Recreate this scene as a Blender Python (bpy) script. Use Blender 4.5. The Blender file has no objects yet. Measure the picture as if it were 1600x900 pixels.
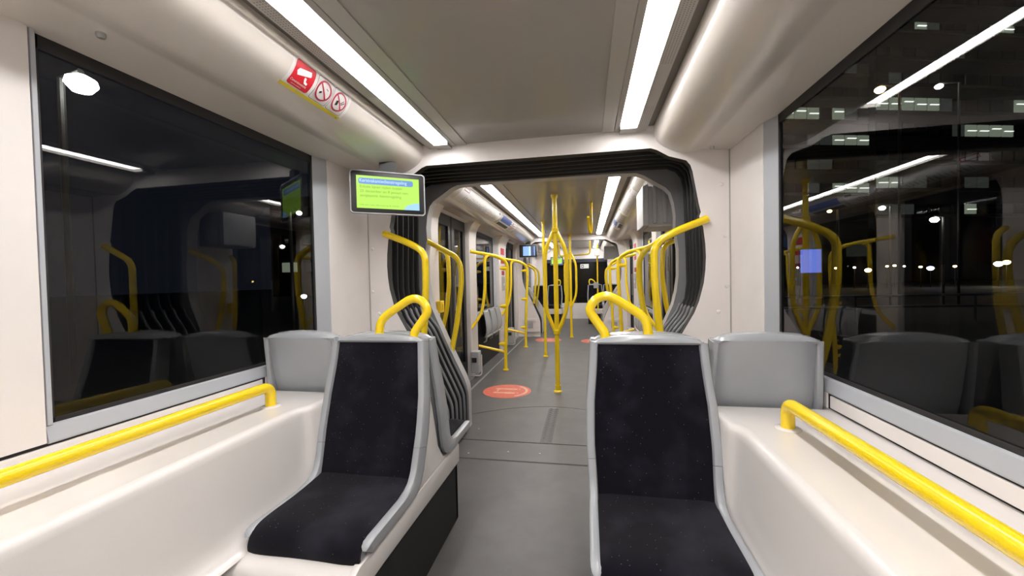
import bpy, bmesh, math, random
from mathutils import Vector, Matrix
random.seed(7)
S = bpy.context.scene
COL = S.collection

# ------------------------------------------------------------------ camera, world, exposure
cd = bpy.data.cameras.new('camera'); cam = bpy.data.objects.new('camera', cd); COL.objects.link(cam)
F = 622.0; YAW, PITCH, ROLL = .1856, .0222, .0216
fw = Vector((-math.sin(YAW)*math.cos(PITCH), math.cos(YAW)*math.cos(PITCH), -math.sin(PITCH)))
r0 = Vector((math.cos(YAW), math.sin(YAW), 0)); u0 = r0.cross(fw)
rt = r0*math.cos(ROLL) - u0*math.sin(ROLL); up = u0*math.cos(ROLL) + r0*math.sin(ROLL)
cam.matrix_world = Matrix(((rt.x, up.x, -fw.x, .33), (rt.y, up.y, -fw.y, 0), (rt.z, up.z, -fw.z, 1.25), (0, 0, 0, 1)))
cd.sensor_width = 36; cd.lens = 36*F/1600; cd.clip_start = .02; cd.clip_end = 600
S.camera = cam
W = bpy.data.worlds.new('night_sky'); S.world = W; W.use_nodes = True
W.node_tree.nodes['Background'].inputs[0].default_value = (.10, .12, .18, 1)
W.node_tree.nodes['Background'].inputs[1].default_value = .03
S.view_settings.view_transform = 'Standard'; S.view_settings.look = 'None'
S.view_settings.exposure = 1.15
S.cycles.diffuse_bounces = 8; S.cycles.max_bounces = 14; S.cycles.transparent_max_bounces = 16; S.view_settings.gamma = 1
S.view_settings.use_curve_mapping = False
LIGHT = 13.0            # emission of the ceiling light strips

# ------------------------------------------------------------------ materials
M = {}
def mat(name, col, rough=.5, metal=0, spec=.5, noise=0, nscale=40, bump=0, bscale=200, coat=0):
    m = bpy.data.materials.new(name); m.use_nodes = True; nt = m.node_tree; b = nt.nodes['Principled BSDF']
    b.inputs['Base Color'].default_value = (*col, 1); b.inputs['Roughness'].default_value = rough
    b.inputs['Metallic'].default_value = metal; b.inputs['Specular IOR Level'].default_value = spec
    b.inputs['Coat Weight'].default_value = coat; b.inputs['Coat Roughness'].default_value = .08
    tc = nt.nodes.new('ShaderNodeTexCoord')
    if noise:
        n = nt.nodes.new('ShaderNodeTexNoise'); n.inputs['Scale'].default_value = nscale; n.inputs['Detail'].default_value = 5
        nt.links.new(tc.outputs['Object'], n.inputs['Vector'])
        r = nt.nodes.new('ShaderNodeMapRange'); r.inputs[1].default_value = .3; r.inputs[2].default_value = .7
        r.inputs[3].default_value = 1-noise; r.inputs[4].default_value = 1+noise
        nt.links.new(n.outputs['Fac'], r.inputs[0])
        x = nt.nodes.new('ShaderNodeMix'); x.data_type = 'RGBA'; x.blend_type = 'MULTIPLY'; x.inputs[0].default_value = 1
        x.inputs[6].default_value = (*col, 1); nt.links.new(r.outputs[0], x.inputs[7]); nt.links.new(x.outputs[2], b.inputs['Base Color'])
    if bump:
        n = nt.nodes.new('ShaderNodeTexNoise'); n.inputs['Scale'].default_value = bscale; n.inputs['Detail'].default_value = 3
        nt.links.new(tc.outputs['Object'], n.inputs['Vector'])
        bp = nt.nodes.new('ShaderNodeBump'); bp.inputs['Strength'].default_value = bump; bp.inputs['Distance'].default_value = .002
        nt.links.new(n.outputs['Fac'], bp.inputs['Height']); nt.links.new(bp.outputs[0], b.inputs['Normal'])
    M[name] = m; return m
def emit(name, col, s, rough=.3):
    m = bpy.data.materials.new(name); m.use_nodes = True; b = m.node_tree.nodes['Principled BSDF']
    b.inputs['Base Color'].default_value = (.02, .02, .02, 1); b.inputs['Roughness'].default_value = rough
    b.inputs['Emission Color'].default_value = (*col, 1); b.inputs['Emission Strength'].default_value = s
    M[name] = m; return m
mat('cream', (.83, .785, .765), .42, noise=.02, nscale=6, bump=.04, bscale=500)
mat('portal', (.80, .755, .735), .5, noise=.02, nscale=5)
mat('moulding', (.735, .70, .68), .22, noise=.02, nscale=4, coat=.3)
mat('duct', (.68, .635, .59), .26, noise=.015, nscale=3, coat=.25)
mat('ceiling_panel', (.38, .36, .325), .28, noise=.02, nscale=3, coat=.2)
mat('ceiling_border', (.46, .44, .40), .3)
mat('housing', (.42, .40, .37), .45)
mat('gap', (.20, .185, .165), .7)
mat('frame_grey', (.47, .49, .53), .35, noise=.02, nscale=8)
mat('black', (.008, .008, .009), .45)
mat('gasket', (.02, .018, .02), .6)
mat('rubber', (.007, .006, .0065), .6, noise=.2, nscale=30)
mat('fin', (.20, .20, .21), .35)
mat('rim_lit_grey', (.52, .515, .52), .4)  # ring grey made lighter, for the light falling on the inner rim
mat('fold_rubber', (.010, .0095, .0105), .42, noise=.15, nscale=25, spec=.4)
mat('ring_grey', (.30, .30, .31), .45, noise=.03, nscale=10)
mat('shell', (.36, .375, .40), .25, noise=.02, nscale=9, coat=.3, bump=.03, bscale=700)
mat('yellow', (.95, .68, .012), .25, noise=.008, nscale=8, coat=.4)
mat('skirt', (.012, .012, .012), .75, noise=.3, nscale=120)
mat('steel', (.5, .5, .51), .35, metal=.8)
mat('cabinet_grey', (.42, .42, .425), .4, noise=.03, nscale=10)
mat('red', (.62, .015, .03), .4)
mat('white_print', (.82, .82, .82), .4)
mat('sticker_film', (.74, .71, .70), .3)
mat('sign_yellow', (.75, .62, .05), .4)
mat('sign_ring', (.42, .03, .07), .4)
mat('sign_black', (.01, .01, .01), .4)
mat('poster_blue', (.05, .10, .32), .4)
mat('poster_dark', (.03, .035, .06), .4)
mat('poster_grey', (.14, .13, .13), .4)
mat('poster_red', (.60, .12, .12), .4)
mat('orange_sticker', (.66, .14, .085), .5, noise=.12, nscale=25)
mat('sticker_pale', (.74, .40, .27), .5, noise=.15, nscale=40)
mat('asphalt', (.02, .02, .022), .8, noise=.2, nscale=2)
mat('concrete_dark', (.03, .03, .033), .8, noise=.2, nscale=.5)
mat('window_dark', (.004, .004, .0045), .12, spec=.25)
mat('post', (.012, .012, .012), .6)
emit('lamp_strip', (1, .97, .945), LIGHT)
emit('led_round', (1, .97, .9), 22)
emit('screen_lime', (.56, 1.0, .10), 0.42)
emit('screen_lime_pale', (.60, 1, .38), 0.56)
emit('screen_blue', (.14, .34, .74), 0.42)
emit('screen_paleblue', (.32, .60, 1.0), 0.532)
emit('screen_text', (.22, .42, .03), 0.392)
emit('screen_white', (.60, .80, 1), 0.56)
emit('video_blue', (.25, .45, .95), 0.56)
emit('video_dark', (.02, .05, .16), 0.56)
emit('office', (.75, .85, .62), 0.1232)
emit('office_dim', (.55, .60, .52), 0.028)
emit('tube', (1, 1, .92), .8)
emit('blue_panel', (.16, .26, 1.0), 0.448)
emit('lamp_white', (1, .95, .85), 22)
emit('lamp_amber', (1, .62, .2), 14)
emit('lamp_blue', (.5, .6, 1), 10)

def floor_mat():
    m = mat('floor_rubber', (.085, .082, .08), .42, bump=.15, bscale=350); nt = m.node_tree; b = nt.nodes['Principled BSDF']
    tc = nt.nodes['Texture Coordinate']
    n = nt.nodes.new('ShaderNodeTexNoise'); n.inputs['Scale'].default_value = 3.5; n.inputs['Detail'].default_value = 8; n.inputs['Roughness'].default_value = .65
    nt.links.new(tc.outputs['Object'], n.inputs['Vector'])
    v = nt.nodes.new('ShaderNodeTexNoise'); v.inputs['Scale'].default_value = 420; nt.links.new(tc.outputs['Object'], v.inputs['Vector'])
    r = nt.nodes.new('ShaderNodeValToRGB'); e = r.color_ramp.elements
    e[0].position = .3; e[0].color = (.084, .079, .077, 1); e[1].position = .72; e[1].color = (.122, .115, .112, 1)
    nt.links.new(n.outputs['Fac'], r.inputs[0])
    r2 = nt.nodes.new('ShaderNodeMapRange'); r2.inputs[1].default_value = .3; r2.inputs[2].default_value = .75; r2.inputs[3].default_value = .8; r2.inputs[4].default_value = 1.25
    nt.links.new(v.outputs['Fac'], r2.inputs[0])
    x = nt.nodes.new('ShaderNodeMix'); x.data_type = 'RGBA'; x.blend_type = 'MULTIPLY'; x.inputs[0].default_value = 1
    nt.links.new(r.outputs[0], x.inputs[6]); nt.links.new(r2.outputs[0], x.inputs[7]); nt.links.new(x.outputs[2], b.inputs['Base Color'])
floor_mat()
def fabric_mat():
    m = mat('fabric', (.012, .011, .017), .9, bump=.5, bscale=900); nt = m.node_tree; b = nt.nodes['Principled BSDF']
    tc = nt.nodes['Texture Coordinate']
    n = nt.nodes.new('ShaderNodeTexNoise'); n.inputs['Scale'].default_value = 5.5; n.inputs['Detail'].default_value = 3
    nt.links.new(tc.outputs['Object'], n.inputs['Vector'])
    r = nt.nodes.new('ShaderNodeValToRGB'); e = r.color_ramp.elements
    e[0].position = .46; e[0].color = (.0042, .0036, .0074, 1); e[1].position = .78; e[1].color = (.024, .022, .033, 1)
    nt.links.new(n.outputs['Fac'], r.inputs[0])
    v = nt.nodes.new('ShaderNodeTexVoronoi'); v.inputs['Scale'].default_value = 55; nt.links.new(tc.outputs['Object'], v.inputs['Vector'])
    c = nt.nodes.new('ShaderNodeMath'); c.operation = 'LESS_THAN'; c.inputs[1].default_value = .075; nt.links.new(v.outputs['Distance'], c.inputs[0])
    x = nt.nodes.new('ShaderNodeMix'); x.data_type = 'RGBA'; nt.links.new(c.outputs[0], x.inputs[0])
    nt.links.new(r.outputs[0], x.inputs[6]); x.inputs[7].default_value = (.11, .11, .13, 1)
    nt.links.new(x.outputs[2], b.inputs['Base Color'])
    b.inputs['Sheen Weight'].default_value = .06; b.inputs['Sheen Roughness'].default_value = .6; b.inputs['Specular IOR Level'].default_value = .08
fabric_mat()
def grille_mat():
    m = mat('grille', (.50, .47, .44), .45); nt = m.node_tree; b = nt.nodes['Principled BSDF']; tc = nt.nodes['Texture Coordinate']
    s = nt.nodes.new('ShaderNodeSeparateXYZ'); nt.links.new(tc.outputs['Object'], s.inputs[0])
    def mth(op, a, bb=None):
        k = nt.nodes.new('ShaderNodeMath'); k.operation = op
        if hasattr(a, 'links'): nt.links.new(a, k.inputs[0])
        else: k.inputs[0].default_value = a
        if bb is not None:
            if hasattr(bb, 'links'): nt.links.new(bb, k.inputs[1])
            else: k.inputs[1].default_value = bb
        return k.outputs[0]
    def cell(o, f): return mth('SUBTRACT', mth('FRACT', mth('MULTIPLY', o, f)), .5)
    a = cell(s.outputs[0], 90); c = cell(s.outputs[1], 90)
    d = mth('LESS_THAN', mth('ADD', mth('MULTIPLY', a, a), mth('MULTIPLY', c, c)), .06)
    # holes come in groups along the strip
    g = mth('LESS_THAN', mth('FRACT', mth('MULTIPLY', s.outputs[1], .9)), .62)
    h = mth('MULTIPLY', d, g)
    ax = mth('ABSOLUTE', s.outputs[0]); h = mth('MULTIPLY', h, mth('MULTIPLY', mth('GREATER_THAN', ax, .657), mth('LESS_THAN', ax, .699)))
    x = nt.nodes.new('ShaderNodeMix'); x.data_type = 'RGBA'; nt.links.new(h, x.inputs[0])
    x.inputs[6].default_value = (.50, .47, .44, 1); x.inputs[7].default_value = (.22, .20, .19, 1); nt.links.new(x.outputs[2], b.inputs['Base Color'])
grille_mat()
def glass_mat():
    m = bpy.data.materials.new('glass_inner'); m.use_nodes = True; nt = m.node_tree; nt.nodes.clear()
    o = nt.nodes.new('ShaderNodeOutputMaterial'); mx = nt.nodes.new('ShaderNodeMixShader'); t = nt.nodes.new('ShaderNodeBsdfTransparent')
    g = nt.nodes.new('ShaderNodeBsdfGlossy'); f = nt.nodes.new('ShaderNodeFresnel'); f.inputs[0].default_value = 1.54
    g.inputs['Roughness'].default_value = 0.0; g.inputs['Color'].default_value = (.95, .95, .95, 1); t.inputs[0].default_value = (.75, .77, .78, 1)
    nt.links.new(f.outputs[0], mx.inputs[0]); nt.links.new(t.outputs[0], mx.inputs[1]); nt.links.new(g.outputs[0], mx.inputs[2]); nt.links.new(mx.outputs[0], o.inputs[0])
    M['glass_inner'] = m
    m = bpy.data.materials.new('glass_outer'); m.use_nodes = True; nt = m.node_tree; nt.nodes.clear()
    o = nt.nodes.new('ShaderNodeOutputMaterial'); t = nt.nodes.new('ShaderNodeBsdfTransparent'); t.inputs[0].default_value = (.8, .82, .83, 1)
    nt.links.new(t.outputs[0], o.inputs[0]); M['glass_outer'] = m
glass_mat()

# ------------------------------------------------------------------ mesh helpers
class MB:
    def __init__(s): s.v = []; s.f = []; s.mi = []
    def add(s, vs, fs, mi=0):
        o = len(s.v); s.v += [tuple(p) for p in vs]; s.f += [tuple(i+o for i in f) for f in fs]; s.mi += [mi]*len(fs); return s
    def box(s, x0, x1, y0, y1, z0, z1, mi=0):
        x0, x1 = sorted((x0, x1)); y0, y1 = sorted((y0, y1)); z0, z1 = sorted((z0, z1))
        return s.add([(x0,y0,z0),(x1,y0,z0),(x1,y1,z0),(x0,y1,z0),(x0,y0,z1),(x1,y0,z1),(x1,y1,z1),(x0,y1,z1)],
                     [(0,3,2,1),(4,5,6,7),(0,1,5,4),(1,2,6,5),(2,3,7,6),(3,0,4,7)], mi)
    def grid(s, rows, closed_u=False, closed_v=False, mi=0, flip=False):
        n, m = len(rows), len(rows[0]); vs = [p for r in rows for p in r]; fs = []
        for i in range(n if closed_u else n-1):
            for j in range(m if closed_v else m-1):
                a, b, c, d = i*m+j, i*m+(j+1) % m, ((i+1) % n)*m+(j+1) % m, ((i+1) % n)*m+j
                fs.append((d, c, b, a) if flip else (a, b, c, d))
        return s.add(vs, fs, mi)
    def tube(s, pts, r, n=12, mi=0, flat=1.0, caps=True):
        P = [Vector(p) for p in pts]; T = []
        for i in range(len(P)):
            a = P[max(i-1, 0)]; b = P[min(i+1, len(P)-1)]; T.append((b-a).normalized())
        t0 = T[0]; ref = Vector((0, 0, 1)) if abs(t0.z) < .9 else Vector((1, 0, 0))
        N = (ref - t0*ref.dot(t0)).normalized(); rows = []
        for i, p in enumerate(P):
            N = (N - T[i]*N.dot(T[i])).normalized(); B = T[i].cross(N)
            rr = r[i] if isinstance(r, (list, tuple)) else r
            rows.append([p + N*(rr*math.cos(2*math.pi*k/n)*flat) + B*(rr*math.sin(2*math.pi*k/n)) for k in range(n)])
        o = len(s.v); s.grid(rows, closed_v=True, mi=mi)
        if caps:
            s.f += [tuple(o+k for k in range(n))[::-1], tuple(o+(len(P)-1)*n+k for k in range(n))]; s.mi += [mi, mi]
        return s
    def lathe(s, prof, c, n=20, mi=0, axis='z'):
        rows = []
        for r, h in prof:
            rows.append([(c[0]+r*math.cos(2*math.pi*k/n), c[1]+r*math.sin(2*math.pi*k/n), c[2]+h) if axis == 'z' else
                         ((c[0]+h, c[1]+r*math.cos(2*math.pi*k/n), c[2]+r*math.sin(2*math.pi*k/n)) if axis == 'x' else
                          (c[0]+r*math.cos(2*math.pi*k/n), c[1]+h, c[2]+r*math.sin(2*math.pi*k/n))) for k in range(n)])
        return s.grid(rows, closed_v=True, mi=mi)
    def prism(s, poly, y0, y1, mi=0, plane='xz'):
        n = len(poly)
        def P(a, b, d): return {'xz': (a, d, b), 'xy': (a, b, d), 'yz': (d, a, b)}[plane]
        vs = [P(a, b, y0) for a, b in poly] + [P(a, b, y1) for a, b in poly]
        return s.add(vs, [tuple(range(n)), tuple(range(2*n-1, n-1, -1))] + [(i, i+n, (i+1) % n+n, (i+1) % n) for i in range(n)], mi)
    def build(s, name, mats, parent=None, smooth=True, bevel=0, fixn=True):
        me = bpy.data.meshes.new(name); me.from_pydata(s.v, [], s.f)
        for m in (mats if isinstance(mats, (list, tuple)) else [mats]): me.materials.append(M[m])
        me.polygons.foreach_set('material_index', s.mi)
        if fixn or bevel:
            bm = bmesh.new(); bm.from_mesh(me); bmesh.ops.remove_doubles(bm, verts=bm.verts, dist=1e-5)
            if bevel:
                ed = [e for e in bm.edges if len(e.link_faces) == 2 and e.calc_face_angle(0) > .6]
                bmesh.ops.bevel(bm, geom=ed, offset=bevel, segments=2, profile=.5, affect='EDGES')
            if fixn: bmesh.ops.recalc_face_normals(bm, faces=bm.faces)
            bm.to_mesh(me); bm.free()
        me.update()
        if smooth:
            me.polygons.foreach_set('use_smooth', [True]*len(me.polygons))
            me.set_sharp_from_angle(angle=math.radians(38))
        o = bpy.data.objects.new(name, me); COL.objects.link(o)
        if parent: o.parent = parent; o.matrix_parent_inverse = parent.matrix_basis.inverted()
        return o
def tag(o, label, cat, group=None, kind=None):
    o['label'] = label; o['category'] = cat
    if group: o['group'] = group
    if kind: o['kind'] = kind
    return o
def thing(name, loc, label, cat, group=None, kind=None):
    o = bpy.data.objects.new(name, None); COL.objects.link(o); o.location = loc; o.empty_display_size = .1
    return tag(o, label, cat, group, kind)
def copy_tree(o, parent=None):
    c = o.copy(); COL.objects.link(c)
    if parent: c.parent = parent
    for ch in list(o.children):
        if not ch.name.startswith('grab_handle'): copy_tree(ch, c)
    return c
def fillet(pts, r, n=6):
    P = [Vector(p) for p in pts]; out = [P[0]]
    for i in range(1, len(P)-1):
        a, b, c = P[i-1], P[i], P[i+1]; u = (a-b); w = (c-b); rr = min(r if not isinstance(r, (list, tuple)) else r[i-1], u.length*.48, w.length*.48)
        p0 = b+u.normalized()*rr; p1 = b+w.normalized()*rr
        for k in range(n+1):
            t = k/n; out.append(p0*(1-t)**2 + b*2*t*(1-t) + p1*t*t)
    out.append(P[-1]); return out
def lerp(a, b, t): return a+(b-a)*t
def interp(tab, t):
    for (t0, v0), (t1, v1) in zip(tab, tab[1:]):
        if t <= t1: return lerp(v0, v1, (t-t0)/(t1-t0) if t1 > t0 else 0)
    return tab[-1][1]
def smoothcurve(pts, n=6):
    P = [Vector((*p, 0)) if len(p) == 2 else Vector(p) for p in pts]; out = []
    for i in range(len(P)-1):
        a, b, c, d = P[max(i-1, 0)], P[i], P[i+1], P[min(i+2, len(P)-1)]
        for k in range(n):
            t = k/n; out.append(.5*((2*b)+(c-a)*t+(2*a-5*b+4*c-d)*t*t+(3*b-3*c+d-a)*t**3))
    out.append(P[-1]); return [tuple(p[:len(pts[0])]) for p in out]
SIDE = {-1: 'left', 1: 'right'}

# ------------------------------------------------------------------ cross sections
NEAR = (-2.6, 2.58); MID = (3.30, 8.50); FAR = (9.22, 12.3)
COVE = smoothcurve([(.752, 2.175), (.749, 2.13), (.757, 2.095), (.778, 2.062), (.81, 2.036), (.855, 2.012), (.905, 1.996), (.945, 1.991), (.99, 1.997), (1.025, 2.003), (1.06, 2.001), (1.215, 1.986)], 4)
PORTAL = [(.0, 2.035), (.73, 2.035), (.765, 2.022), (.835, 1.978), (.90, 1.957), (.935, 1.945), (.958, 1.915), (.970, 1.875), (1.003, 1.68), (1.014, 1.63), (1.005, 1.605), (1.008, 1.58), (1.026, 1.54), (1.037, 1.44), (1.040, 1.36), (1.036, 1.28), (1.026, 1.20), (.998, 1.09), (.97, 1.02), (.885, .87), (.70, .45), (.675, .38), (.66, .30), (.66, 0)]
BELL = [(.0, 2.045), (.74, 2.05), (.93, 2.045), (.99, 2.02), (1.03, 1.97), (1.046, 1.88), (1.05, 1.68), (1.058, 1.40), (1.06, 1.20), (1.045, 1.08), (.99, .97), (.89, .83), (.70, .42), (.675, .35), (.665, .28), (.665, 0)]
RING = [(.0, 2.05), (.55, 2.05), (.72, 2.042), (.775, 2.02), (.86, 1.965), (.93, 1.92), (.965, 1.88), (.988, 1.80), (1.0, 1.70), (.996, 1.60), (1.004, 1.57), (1.018, 1.45), (1.016, 1.25), (1.0, 1.13), (.975, 1.03), (.83, .70), (.70, .43), (.675, .36), (.667, .28), (.667, 0)]

def ring_wall(name, prof, y0, y1, mats, label, xo=1.25, zo=2.25, ntop=3):
    """wall with a portal opening: face ring between the profile and an outer rectangle, with a rim of real depth"""
    t = thing(name, (0, y0, 0), label, 'wall', kind='structure')
    for sg in (-1, 1):
        mb = MB()
        for y in (y0, y1):
            k = 2
            for i in range(len(prof)-1):
                (xa, za), (xb, zb) = prof[i], prof[i+1]
                if xb <= prof[k-1][0] and i < k-1: mb.add([(sg*xa, y, za), (sg*xb, y, zb), (sg*xb, y, zo), (sg*xa, y, zo)], [(0, 1, 2, 3)])
                else: mb.add([(sg*xa, y, za), (sg*xb, y, zb), (sg*xo, y, zb), (sg*xo, y, za)], [(0, 1, 2, 3)])
            xa, za = prof[1]; mb.add([(sg*xa, y, za), (sg*xo, y, za), (sg*xo, y, zo), (sg*xa, y, zo)], [(0, 1, 2, 3)])
        for a, b in zip(prof, prof[1:]):
            mb.add([(sg*a[0], y0, a[1]), (sg*b[0], y0, b[1]), (sg*b[0], y1, b[1]), (sg*a[0], y1, a[1])], [(0, 1, 2, 3)], len(mats)-1)
        mb.build('wall_half', mats, t)
    return t
def offset_prof(p, d):
    out = []
    for i in range(len(p)):
        a = Vector(p[max(i-1, 0)]); b = Vector(p[min(i+1, len(p)-1)]); t = (b-a).normalized(); n = Vector((-t.y, t.x))
        out.append((p[i][0]+n.x*d if i else 0, p[i][1]+n.y*d))
    return out
def bellows(y0, y1, n, label, grow=0.0):
    PB = offset_prof(BELL, grow) if grow else BELL
    t = thing('articulation_bellows', (0, y0, 0), label, 'bellows')
    w = (y1-y0)/n
    full = lambda p: [(-x, z) for x, z in p[::-1]] + list(p[1:])
    for i in range(n):
        ya = y0+i*w; rows = []
        for off, dy in ((.10, 0), (.10, w*.22), (.012, w*.34), (.003, w*.37), (0, w*.42), (0, w*.52), (.003, w*.57), (.012, w*.60), (.10, w*.72), (.10, w)):
            rows.append([(x, ya+dy, z) for x, z in full(offset_prof(PB, off))])
        mb = MB()
        mb.grid(rows[:3], mi=1); mb.grid(rows[2:8]); mb.grid(rows[7:], mi=1)  # valleys coloured blacker than the ridges, their shade put into the colour
        fo = mb.build('fold', ['fold_rubber', 'rubber'], t)
        if not grow:
            for sg in (-1, 1):
                pts = [(1.012, 1.045), (.985, .975), (.93, .90), (.885, .83), (.80, .635), (.698, .42), (.668, .35), (.657, .28), (.656, .02)]
                MB().tube([(sg*x, ya+w*.47, z) for x, z in smoothcurve(pts, 3)], [.003]+[.011]*24, 8).build('edge_strip', 'fin', fo)
    return t

# ------------------------------------------------------------------ floor
fl = thing('floor', (0, 0, 0), 'dark grey speckled rubber tram floor', 'floor', kind='structure')
MB().box(-1.3, 1.3, -2.6, 2.655, -.06, 0).build('floor_sheet', 'floor_rubber', fl, False)
MB().box(-1.3, 1.3, 2.665, 2.975, -.06, -.001).build('sill_plate', 'floor_rubber', fl, False)
MB().box(-1.3, 1.3, 2.60, 3.9, -.09, -.012).build('joint_bed', 'gasket', fl, False)
# turntable plate with an arched far edge
arc = [(-.80, 2.985)] + [(.80, 2.985)] + [(x*.1, 3.845-.55*(x*.1)**2) for x in range(8, -9, -1)]
MB().prism(arc, -.05, 0, plane='xy').build('turntable_plate', 'floor_rubber', fl, False)
rest = [(x*.1, 3.853-.55*(x*.1)**2) for x in range(-8, 9)] + [(1.3, 3.50), (1.3, 12.3), (-1.3, 12.3), (-1.3, 3.50)]
MB().prism(rest, -.05, 0, plane='xy').build('floor_sheet', 'floor_rubber', fl, False)
mb = MB(); mb.tube([(-.66, 2.66, -.001), (.66, 2.66, -.001)], .007, 8); mb.build('joint_bead', 'floor_rubber', fl)
mb = MB()
for k in range(30):     # wavy tread worn through along the centre line
    y = 3.0+k*.0268; z = -.0017
    mb.tube([(-.045, y, z), (-.02, y+.014, z+.002), (.005, y, z), (.03, y+.014, z+.002), (.05, y, z)], .0035, 5)
o = mb.build('wavy_tread', 'floor_rubber', fl); o['kind'] = 'stuff'
for x, y in ((-.53, 2.74), (-.25, 2.80), (-.02, 2.80), (-.62, 2.70), (-.58, 3.2)):
    MB().lathe([(0, .003), (.006, .003), (.008, .0), (.008, -.002)], (x, y, -.001), 10).build('floor_screw', 'steel', fl)
for x in (-.985, .985):
    MB().box(x-.012, x+.012, 3.5, 8.5, 0, .006).build('edge_strip', 'steel', fl, False)

# ------------------------------------------------------------------ ceilings, lights, ducts per module
def module_top(y0, y1, where):
    c = thing('ceiling', (0, y0, 2.153), 'flat grey ceiling panel of the %s section' % where, 'ceiling', kind='structure')
    MB().box(-.44, .44, y0, y1, 2.160, 2.18).build('ceiling_panel', 'ceiling_panel', c, False)
    MB().box(-1.3, 1.3, y0, y1, 2.24, 2.27).build('roof_sheet', 'gap', c, False)
    for sg in (-1, 1):
        sd = SIDE[sg]
        MB().box(sg*.44, sg*.512, y0, y1, 2.153, 2.18).build('border_strip', 'ceiling_border', c, False)
        l = thing('ceiling_light', (sg*.59, y0, 2.15), 'long white light strip along the %s side of the %s ceiling' % (sd, where), 'light')
        MB().box(sg*.548, sg*.638, y0+.09, y1-.09, 2.155, 2.175).build('diffuser', 'lamp_strip', l, False)
        for ya in (y0, y1-.089): MB().box(sg*.545, sg*.642, ya, ya+.089, 2.134, 2.175).build('light_block_cap', 'housing', l, False)  # caps added to shorten the strip and block its light from the end walls
        MB().box(sg*.515, sg*.5445, y0, y1, 2.151, 2.175).build('housing_lip', 'housing', l, False, .002)
        MB().box(sg*.6425, sg*.649, y0, y1, 2.139, 2.175).build('housing_lip', 'housing', l, False)  # outer lip made deeper to shade the duct from the strip
        g = MB().box(sg*.650, sg*.706, y0, y1, 2.146, 2.16).build('ventilation_grille', 'grille', None, False)
        tag(g, 'perforated beige grille beside the %s light strip of the %s section' % (sd, where), 'grille')
        s_ = MB().box(sg*.706, sg*.76, y0, y1, 2.172, 2.2).build('shadow_gap', 'gap', c, False)
        dk = thing('ceiling_duct', (sg*.95, y0, 1.99), 'rounded cream duct above the %s windows of the %s section' % (sd, where), 'duct')
        rows = [[(sg*x, y, z) for x, z in COVE] for y in (y0, y1)]
        MB().grid(rows).build('duct_shell', 'duct', dk)
        if where == 'near':
            for yy in ((.95, 2.53)[sg > 0],):
                mb = MB(); mb.lathe([(0, -.012), (.008, -.012), (.012, -.006), (.012, .004)], (sg*1.066, yy, 1.998), 14); mb.build('sensor_button', 'steel', dk)
module_top(*NEAR, 'near'); module_top(*MID, 'middle'); module_top(*FAR, 'far')

# ------------------------------------------------------------------ portals and bellows
pw = ring_wall('wall_portal', PORTAL, 2.58, 2.64, ['portal', 'rubber'], 'cream portal wall around the nearer black bellows')
ring_wall('wall_ring', RING, 3.20, 3.30, ['ring_grey', 'rim_lit_grey'], 'grey ring wall at the far end of the nearer bellows')
bellows(2.64, 3.20, 6, 'black pleated bellows of the nearer articulation, between cream and grey portals')
pwf = ring_wall('wall_portal_far', PORTAL, 8.50, 8.56, ['portal', 'rubber'], 'cream portal wall around the farther black bellows')
ring_wall('wall_ring_far', offset_prof(RING, .03), 9.12, 9.22, ['ring_grey', 'rim_lit_grey'], 'grey ring wall at the far end of the farther bellows')
bellows(8.56, 9.12, 6, 'black pleated bellows of the farther articulation, beyond the poles', .035)
for sg in (-1, 1):
    for x, z in ((1.13, 1.79), (1.148, 1.483), (1.155, 1.181), (1.108, 1.027)):
        MB().lathe([(0, -.006), (.008, -.005), (.012, -.001), (.012, .002)], (sg*x, 2.58, z), 12, axis='y').build('screw_cap', 'portal', pw)

# ------------------------------------------------------------------ side walls
def pane(sg, y0, y1, z0, z1, parent, X=1.222):
    mb = MB(); x0, x1 = sg*X, sg*(X+.008)
    mb.add([(x0, y0, z0), (x0, y1, z0), (x0, y1, z1), (x0, y0, z1)], [(0, 1, 2, 3) if sg < 0 else (3, 2, 1, 0)], 0)
    mb.add([(x1, y0, z0), (x1, y1, z0), (x1, y1, z1), (x1, y0, z1)], [(3, 2, 1, 0) if sg < 0 else (0, 1, 2, 3)], 1)
    return mb.build('pane', ['glass_inner', 'glass_outer'], parent, False, fixn=False)
def window(n, sg, y0, y1, z0, z1, label, sill=True):
    w = thing('window_%d' % n, (sg*1.2, (y0+y1)/2, z0), label, 'window', kind='structure')
    b = .014
    pane(sg, y0, y1, z0, z1, w)
    for a in ((y0, y1, z0, z0+b), (y0, y1, z1-b*4, z1), (y0, y0+b, z0, z1), (y1-b, y1, z0, z1)):
        MB().box(sg*1.215, sg*1.2205, *a).build('black_border', 'gasket', w, False)
    # frame: bottom rail, two jambs
    fb = MB(); fb.prism([(sg*1.198, z0-.053), (sg*1.196, z0-.048), (sg*1.205, z0-.004), (sg*1.222, z0+.002), (sg*1.235, z0), (sg*1.235, z0-.053)], y0-.012, y1+.10)
    fb.build('bottom_frame', 'frame_grey', w, False)
    MB().box(sg*1.197, sg*1.235, y0-.012, y0, z0, z1+.02).build('jamb', 'frame_grey', w, False, .002)
    fb = MB(); fb.prism([(sg*1.217, y1), (sg*1.192, y1+.10), (sg*1.235, y1+.10), (sg*1.235, y1)], z0, z1+.02, plane='xy'); fb.build('jamb', 'frame_grey', w, False)
    MB().box(sg*1.197, sg*1.235, y0-.03, y1+.1, z1, z1+.06).build('top_frame', 'frame_grey', w, False)
    return w
n = 0
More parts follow.
